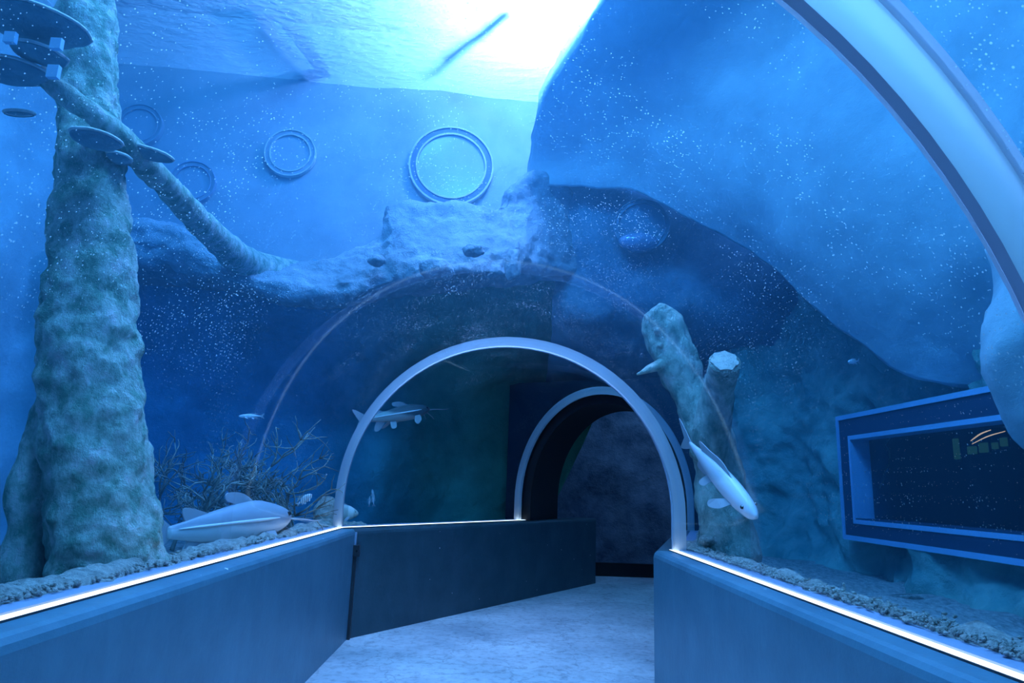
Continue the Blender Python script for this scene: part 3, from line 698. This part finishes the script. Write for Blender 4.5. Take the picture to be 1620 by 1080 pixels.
fungus(62, 82, 2.52, 0.105, 0.085, 0.035, 0.0, 0.12)
fungus(14, 106, 2.58, 0.16, 0.10, 0.06, 0.0, 0.06)
fungus(30, 176, 2.6, 0.06, 0.02, 0.015)
fungus(152, 216, 2.70, 0.10, 0.08, 0.05, 0.0, 0.08)
fungus(238, 240, 3.02, 0.105, 0.07, 0.035, 0.0, 0.2)
fungus(190, 246, 2.92, 0.05, 0.05, 0.04, 0.0, 0.1)
for px, py, hh in ((90, 70, 17), (85, 114, 20), (17, 60, 17)):
    a = P(px-7, py-hh/2, 2.36); b = P(px+7, py+hh/2, 2.36)
    MB().box((a+b)/2, (abs(b.x-a.x), 0.02, abs(a.z-b.z))).build('bright_gap', M['tape'], TR)  # pale blocks added for bright water surface showing between the shelves

# ---------------------------------------------------------------- forked stump on the right
ST = empty('forked_stump', P(1150, 885, 4.66), 'forked tree stump with a sawn limb beside the right acrylic', 'tree stump')
tube('trunk', [P(1152, 905, 4.66), P(1148, 850, 4.66), P(1140, 780, 4.66), P(1128, 700, 4.68), P(1105, 640, 4.72), P(1088, 600, 4.75)], [0.215, 0.19, 0.165, 0.155, 0.13, 0.10], M['stump'], ST, seg=44, nring=80, amp=0.03, scale=5, seed=11, oct_=6)
tube('limb', [P(1112, 690, 4.70), P(1092, 630, 4.74), P(1070, 570, 4.78), P(1050, 520, 4.80), P(1038, 492, 4.80), P(1034, 486, 4.8)], [0.10, 0.125, 0.15, 0.155, 0.115, 0.03], M['stump'], ST, seg=40, nring=60, amp=0.03, scale=6, seed=12, oct_=6)
sl = tube('sawn_limb', [P(1122, 720, 4.62), P(1130, 655, 4.46), P(1139, 610, 4.30), P(1146, 572, 4.12)], [0.13, 0.118, 0.098, 0.092], M['stump'], ST, seg=36, nring=40, amp=0.012, scale=6, seed=13)
c = P(1146, 572, 4.12); ax = (P(1146, 572, 4.12)-P(1139, 610, 4.30)).normalized()
s1 = ax.orthogonal().normalized(); s2 = ax.cross(s1)
mb = MB().prism([c+s1*0.08*math.cos(i*.2618)+s2*0.08*math.sin(i*.2618)-ax*0.01 for i in range(24)], [c+(s1*math.cos(i*.2618)+s2*math.sin(i*.2618))*(0.08+0.008*math.sin(i*1.9))+ax*0.012 for i in range(24)])
mb.build('cut_face', M['cut'], sl)
tube('twig_stub', [P(1052, 575, 4.72), P(1030, 582, 4.66), P(1018, 588, 4.62), P(1008, 592, 4.6)], [0.05, 0.028, 0.02, 0.012], M['stump'], ST, seg=16, nring=16, amp=0.006, scale=8)
for px, py, r_ in ((1070, 590, 0.03), (1085, 615, 0.022), (1045, 545, 0.02), (1098, 610, 0.018), (1040, 522, 0.018)):
    a = P(px, py, 4.66)
    tube('knot', [a+Vector((0, 0.05, 0)), a, a+Vector((0, -0.012, 0))], [r_*1.2, r_, r_*0.4], M['stump'], ST, seg=14, nring=10, amp=0.006, scale=20)

# ---------------------------------------------------------------- stones
def stone(label, px, py, Y, size, seed, mat='rock_shelf', group='loose stones on the ledge', sq=(1, 1, 0.7)):
    bm = bmesh.new(); bmesh.ops.create_icosphere(bm, subdivisions=4, radius=1.0)
    for v_ in bm.verts:
        d = v_.co.normalized(); k = 1+0.22*fbm(d*1.1+Vector((seed*3.3, 0, 0)), 3)
        v_.co = Vector((d.x*sq[0], d.y*sq[1], d.z*sq[2]))*size*k
    me = bpy.data.meshes.new('stone'); bm.to_mesh(me); bm.free(); me.materials.append(M[mat]); me.polygons.foreach_set('use_smooth', [True]*len(me.polygons))
    o = bpy.data.objects.new('stone', me); COL.objects.link(o); o.location = P(px, py, Y); o.rotation_euler = (0, 0, seed)
    return tag(o, label, 'stone', group)
stone('blocky stone set in the face of the ledge above a wedge of shadow', 690, 426, 5.88, 0.15, 1)
stone('slanting oblong stone on the right of the ledge face', 812, 418, 5.98, 0.13, 2, sq=(0.6, 0.6, 1.2))
stone('small rounded stone near the middle of the ledge', 748, 396, 5.92, 0.09, 3)
stone('small stone at the left end of the ledge', 596, 412, 5.95, 0.08, 4)
stone('pale boulder on the gravel by the foot of the thin hoop', 517, 812, 6.0, 0.14, 5, 'gravel', None, (0.8, 0.8, 0.95))
stone('knobbly stone on the gravel at the foot of the stump', 1118, 855, 4.55, 0.05, 6, 'gravel', None)
stone('low stone on the gravel under the thin hoop on the right', 1092, 866, 4.72, 0.06, 7, 'gravel', None)

# ---------------------------------------------------------------- dead brushwood
def bush(label, px, py, Y, height, spread_, seed, nb):
    r = random.Random(seed); base = P(px, py, Y); base.z = K-0.12
    e = empty('dead_bush', base, label, 'bush', 'sunken brushwood behind the left acrylic')
    for k in range(nb):
        mb = MB()
        def grow(p, d, ln, rad, lev):
            n = 4; pts = [p]
            for q in range(n):
                d = (d+Vector((r.gauss(0, .28), r.gauss(0, .28), r.gauss(0.02, .22)))).normalized(); pts.append(pts[-1]+d*ln/n)
            v_, f_ = tube_data(pts, [rad*(1-0.6*i/n) for i in range(n+1)], 5, cap=True); mb.add(v_, f_)
            if lev > 0:
                for q in range(r.randint(4, 6)):
                    i = r.randint(1, n); dd = (d+Vector((r.gauss(0, .8), r.gauss(0, .8), r.gauss(0, .6)))).normalized()
                    grow(pts[i], dd, ln*r.uniform(.35, .6), rad*.55, lev-1)
        a = r.uniform(0, 6.28); lean = r.uniform(0.15, 0.9)
        grow(base+Vector((r.gauss(0, spread_*0.25), r.gauss(0, spread_*0.25), 0)), Vector((math.cos(a)*lean*spread_, math.sin(a)*lean*spread_*0.6, 1)).normalized(), height*r.uniform(.6, 1.0), 0.015, 2)
        mb.build('branch', M['twig'], e, True)
    return e
bush('dense tangle of dead twigs just right of the tall trunk', 290, 850, 5.0, 0.62, 1.0, 1, 15)
bush('tall spindly dead bush between the two tangles of twigs', 350, 850, 5.5, 0.7, 0.9, 2, 15)
bush('low clump of thin dead twigs beside the small striped fish', 430, 850, 5.55, 0.58, 0.9, 3, 14)

# ---------------------------------------------------------------- fish
def fish_mat(name, back, belly, stripe=None):
    m, t, out = nt(name)
    b = N(t, 'ShaderNodeBsdfPrincipled', Roughness=0.38); b.inputs['Specular IOR Level'].default_value = 0.5
    tc = N(t, 'ShaderNodeTexCoord'); sp = N(t, 'ShaderNodeSeparateXYZ'); L(t, tc.outputs['Generated'], sp.inputs[0])
    nz = N(t, 'ShaderNodeTexNoise', Scale=5.0, Detail=5.0); L(t, tc.outputs['Generated'], nz.inputs['Vector'])
    ad = N(t, 'ShaderNodeMath', _operation='MULTIPLY_ADD'); ad.inputs[1].default_value = 0.18; L(t, nz.outputs[0], ad.inputs[0]); L(t, sp.outputs['Z'], ad.inputs[2])
    st = [(0.50, belly), (0.62, back)] if not stripe else [(0.40, belly), (0.60, belly)]
    r = ramp(t, ad.outputs[0], st); src = r.outputs[0]
    if stripe:
        w = N(t, 'ShaderNodeTexWave', Scale=stripe, Distortion=1.0); L(t, tc.outputs['Generated'], w.inputs['Vector'])
        rr = ramp(t, w.outputs[0], [(0.3, back), (0.6, belly)]); src = rr.outputs[0]
    L(t, src, b.inputs['Base Color']); L(t, b.outputs[0], out.inputs[0]); return m
M['cat'] = fish_mat('catfish_skin', (0.34, 0.40, 0.46), (0.86, 0.88, 0.88))
M['cat_shaded'] = fish_mat('shaded_catfish_skin', (0.10, 0.14, 0.16), (0.40, 0.45, 0.44))  # catfish skin darkened, dim light behind the second bay put into the colour
M['catfin'] = plain('catfish_fin', (0.62, 0.68, 0.72), 0.5, 0.4, trans=0.4)
M['silver'] = fish_mat('silver_scales', (0.68, 0.74, 0.78), (0.97, 0.98, 1.0))
M['striped'] = fish_mat('striped_scales', (0.12, 0.16, 0.18), (0.8, 0.84, 0.84), 2.2)
M['cichlid'] = fish_mat('cichlid_scales', (0.62, 0.70, 0.62), (0.98, 1.0, 0.90), 1.0)
M['eye'] = plain('fish_eye', (0.01, 0.01, 0.012), 0.1, 0.8)
M['line'] = plain('lateral_line', (0.92, 0.94, 0.95), 0.4, 0.4)
def fish(name, label, tail, head, shape, skin, fin, catfish=False, group=None, roll=0.0, bend=0.0):
    """shape: list of (t, up, down, halfwidth) in body lengths, t 0=tail root .. 1=snout"""
    Ln = (head-tail).length; fx = (head-tail).normalized(); sd = fx.cross(Vector((0, 0, 1))).normalized(); up = sd.cross(fx)
    q = Quaternion(fx, roll); sd = q @ sd; up = q @ up
    def W(a, b, c): # along, side, up (body lengths)
        return tail+fx*(a*Ln)+sd*((b+bend*math.sin(a*3.0))*Ln)+up*(c*Ln)
    ctr = (tail+head)/2
    e = empty(name, ctr, label, 'fish', group)
    n = 36; seg = 20; S = spline([(s[1], s[2], s[3]) for s in shape], n); T = [x[0] for x in spline([(s[0], 0, 0) for s in shape], n)]
    v = []; f = []
    for k in range(n):
        u_, d_, w_ = [max(0.002, float(x)) for x in S[k]]
        for i in range(seg):
            a = 2*math.pi*i/seg; z = math.sin(a); v.append(W(float(T[k]), math.cos(a)*w_, z*(u_ if z > 0 else d_)))
    for k in range(n-1):
        for i in range(seg): f.append((k*seg+i, k*seg+(i+1) % seg, (k+1)*seg+(i+1) % seg, (k+1)*seg+i))
    f += [tuple(range(seg-1, -1, -1)), tuple((n-1)*seg+i for i in range(seg))]
    body = mesh('body', v, f, skin, e)
    def finp(nm, pts, th=0.006, lift=None):
        cx_ = np.mean(np.array(pts), axis=0)
        base = [pts[-1], pts[0]]; pts = [tuple(x) for x in spline(pts, len(pts)*5)]
        a = [W(p[0], p[1]+th/2, p[2]) for p in pts]; b = [W(p[0], p[1]-th/2, p[2]) for p in pts]
        return MB().prism(a, b).build(nm, fin, e)
    def at(t):
        k = min(range(n), key=lambda i: abs(T[i]-t)); return [float(x) for x in S[k]]
    # caudal
    finp('tail_fin', [(0.03, 0, 0.022), (-0.06, 0, 0.075), (-0.16, 0, 0.125), (-0.19, 0, 0.12), (-0.13, 0, 0.03), (-0.11, 0, 0.0), (-0.13, 0, -0.03), (-0.19, 0, -0.12), (-0.16, 0, -0.125), (-0.06, 0, -0.075), (0.03, 0, -0.022)])
    if catfish:
        u = at(0.62)[0]; finp('dorsal_fin', [(0.52, 0, at(.52)[0]-.01), (0.42, 0, u+0.015), (0.42, 0, u+0.05), (0.55, 0, u+0.045), (0.68, 0, at(.68)[0]-.01)])
        u = at(0.2)[0]; finp('adipose_fin', [(0.12, 0, at(.12)[0]-.008), (0.09, 0, u+0.03), (0.13, 0, u+0.045), (0.30, 0, at(.3)[0]-.008)])
        finp('anal_fin', [(0.14, 0, -at(.14)[1]+.008), (0.10, 0, -at(.2)[1]-0.075), (0.17, 0, -at(.2)[1]-0.085), (0.28, 0, -at(.28)[1]+.008)])
    else:
        finp('dorsal_fin', [(0.22, 0, at(.22)[0]-.01), (0.18, 0, at(.3)[0]+0.05), (0.35, 0, at(.35)[0]+0.055), (0.55, 0, at(.55)[0]+0.05), (0.70, 0, at(.7)[0]-.01)])
        finp('anal_fin', [(0.16, 0, -at(.16)[1]+.01), (0.12, 0, -at(.25)[1]-0.06), (0.25, 0, -at(.25)[1]-0.06), (0.38, 0, -at(.38)[1]+.01)])
    for s in (-1, 1):
        w_ = at(0.74)[2]; d_ = at(0.74)[1]
        finp('pectoral_fin', [(0.76, s*w_*0.8, -d_*0.45), (0.70, s*(w_+0.05), -d_*0.8-0.02), (0.60, s*(w_+0.08), -d_*1.1-0.03), (0.58, s*(w_+0.06), -d_*0.9-0.015), (0.68, s*w_*0.85, -d_*0.5)], 0.008)
        w_ = at(0.4)[2]; d_ = at(0.4)[1]
        finp('pelvic_fin', [(0.42, s*w_*0.4, -d_*0.85), (0.36, s*(w_+0.02), -d_-0.05), (0.29, s*(w_+0.02), -d_-0.055), (0.33, s*w_*0.4, -d_*0.85)], 0.008)
        ex, ew, eu = (0.90, at(0.90)[2], at(0.90)[0]*0.35)
        bm = bmesh.new(); bmesh.ops.create_uvsphere(bm, u_segments=10, v_segments=8, radius=0.013*Ln if catfish else 0.013*Ln)
        me = bpy.data.meshes.new('eye'); bm.to_mesh(me); bm.free(); me.materials.append(M['eye'])
        o = bpy.data.objects.new('eye', me); COL.objects.link(o); o.parent = e; o.location = W(ex, s*ew*0.92, eu)-ctr
    if catfish:
        for s in (-1, 1):
            tube('lateral_stripe', [W(t_, s*(at(t_)[2]*0.97+0.001), 0.012) for t_ in (0.06, 0.2, 0.35, 0.5, 0.65, 0.78)], [0.002*Ln, 0.006*Ln, 0.007*Ln, 0.008*Ln, 0.008*Ln, 0.003*Ln], M['line'], e, seg=8, nring=20)
            tube('barbel', [W(0.965, s*0.05, -0.01), W(1.06, s*0.10, -0.02), W(1.16, s*0.11, -0.035), W(1.28, s*0.10, -0.04)], [0.006*Ln, 0.005*Ln, 0.004*Ln, 0.002*Ln], M['catfin'], e, seg=7, nring=16)
            tube('barbel', [W(0.955, s*0.03, -0.045), W(1.0, s*0.05, -0.09), W(1.03, s*0.06, -0.13)], [0.004*Ln, 0.003*Ln, 0.002*Ln], M['catfin'], e, seg=7, nring=12)
    return e
CAT = [(0.0, .022, .022, .012), (.08, .03, .032, .018), (.2, .045, .05, .03), (.38, .065, .075, .055), (.55, .082, .09, .08), (.70, .085, .092, .098), (.82, .07, .08, .10), (.92, .05, .058, .085), (.975, .028, .036, .06), (1.0, .012, .015, .03)]
SLIM = [(0.0, .025, .025, .012), (.1, .035, .035, .02), (.3, .07, .075, .04), (.5, .095, .10, .055), (.7, .095, .10, .06), (.85, .075, .08, .052), (.94, .05, .055, .04), (1.0, .012, .014, .012)]
DEEP = [(0.0, .05, .05, .02), (.1, .07, .07, .03), (.3, .17, .16, .06), (.5, .23, .21, .085), (.7, .22, .2, .095), (.85, .15, .15, .085), (.94, .09, .1, .06), (1.0, .025, .03, .025)]
fish('large_catfish', 'large pale catfish swimming past the trunk over the gravel', P(264, 843, 3.62), P(450, 816, 4.72), [(a, b*1.25, c*1.2, d) for a, b, c, d in CAT], M['cat'], M['catfin'], True, 'catfish')
fish('silver_fish', 'silvery fish diving head down in front of the stump', P(1092, 702, 4.46), P(1197, 818, 3.74), SLIM, M['silver'], M['catfin'], False, None, 0.3)
fish('large_catfish', 'pale catfish gliding high behind the second bay', P(580, 664, 6.3), P(676, 646, 7.0), CAT, M['cat_shaded'], M['catfin'], True, 'catfish')
fish('small_fish', 'small grey fish alone in dark water left of the hoop', P(412, 658, 5.0), P(378, 658, 4.95), SLIM, M['silver'], M['catfin'])
fish('striped_fish', 'small striped fish above the low clump of twigs', P(473, 796, 5.0), P(494, 782, 5.05), DEEP, M['striped'], M['catfin'])
fish('cichlid', 'round grey cichlid resting on the sill behind the hoop', P(512, 810, 6.15), P(567, 812, 6.25), DEEP, M['cichlid'], M['catfin'])
fish('minnow', 'tiny pale minnow head up beside another near the rock wall', P(591, 797, 6.9), P(589, 774, 6.9), SLIM, M['silver'], M['catfin'], False, 'minnows by the dark rock wall')
fish('minnow', 'tiniest pale minnow just below another near the rock wall', P(584, 799, 6.8), P(585, 785, 6.8), SLIM, M['silver'], M['catfin'], False, 'minnows by the dark rock wall')
fish('small_fish', 'faint small fish in dark water above the striped one', P(468, 722, 6.0), P(464, 708, 5.9), SLIM, M['silver'], M['catfin'])
fish('small_fish', 'tiny white fish in front of the rock above the viewing window', P(1357, 571, 4.6), P(1342, 572, 4.5), SLIM, M['silver'], M['catfin'])

# ---------------------------------------------------------------- water body (haze)
bm = bmesh.new()
bmesh.ops.create_cube(bm, size=1.0)
me = bpy.data.meshes.new('water'); 
for v_ in bm.verts: v_.co = Vector((v_.co.x*11, 2.6+v_.co.y*11.4, (K-0.15+WATER-0.06)/2+v_.co.z*(WATER-0.06-K+0.15)))
bm.to_mesh(me); bm.free(); me.materials.append(M['water'])
water = bpy.data.objects.new('water', me); COL.objects.link(water)
tag(water, 'clear blue water filling the tank around the tunnel', 'water', None, 'stuff')
pr = profile(0.05, 30, z0=K-0.6); n = len(pr); v = []; f = []
def far(x, z): return ring2(x, z)+DP*5.0
loops = [lambda x, z: Vector((x, -6, z)), ring1, ring2, far]
for fn in loops: v += [fn(x, z) for x, z in pr]
for k in range(3):
    for i in range(n): f.append((k*n+i, k*n+(i+1) % n, (k+1)*n+(i+1) % n, (k+1)*n+i))
f += [tuple(range(n-1, -1, -1)), tuple(3*n+i for i in range(n))]
cut = mesh('cutter', v, f, M['water'], None, False)
md = water.modifiers.new('tunnel', 'BOOLEAN'); md.operation = 'DIFFERENCE'; md.object = cut; md.solver = 'EXACT'
dg = bpy.context.evaluated_depsgraph_get()
nm = bpy.data.meshes.new_from_object(water.evaluated_get(dg)); water.modifiers.clear(); water.data = nm
bpy.data.objects.remove(cut, do_unlink=True)
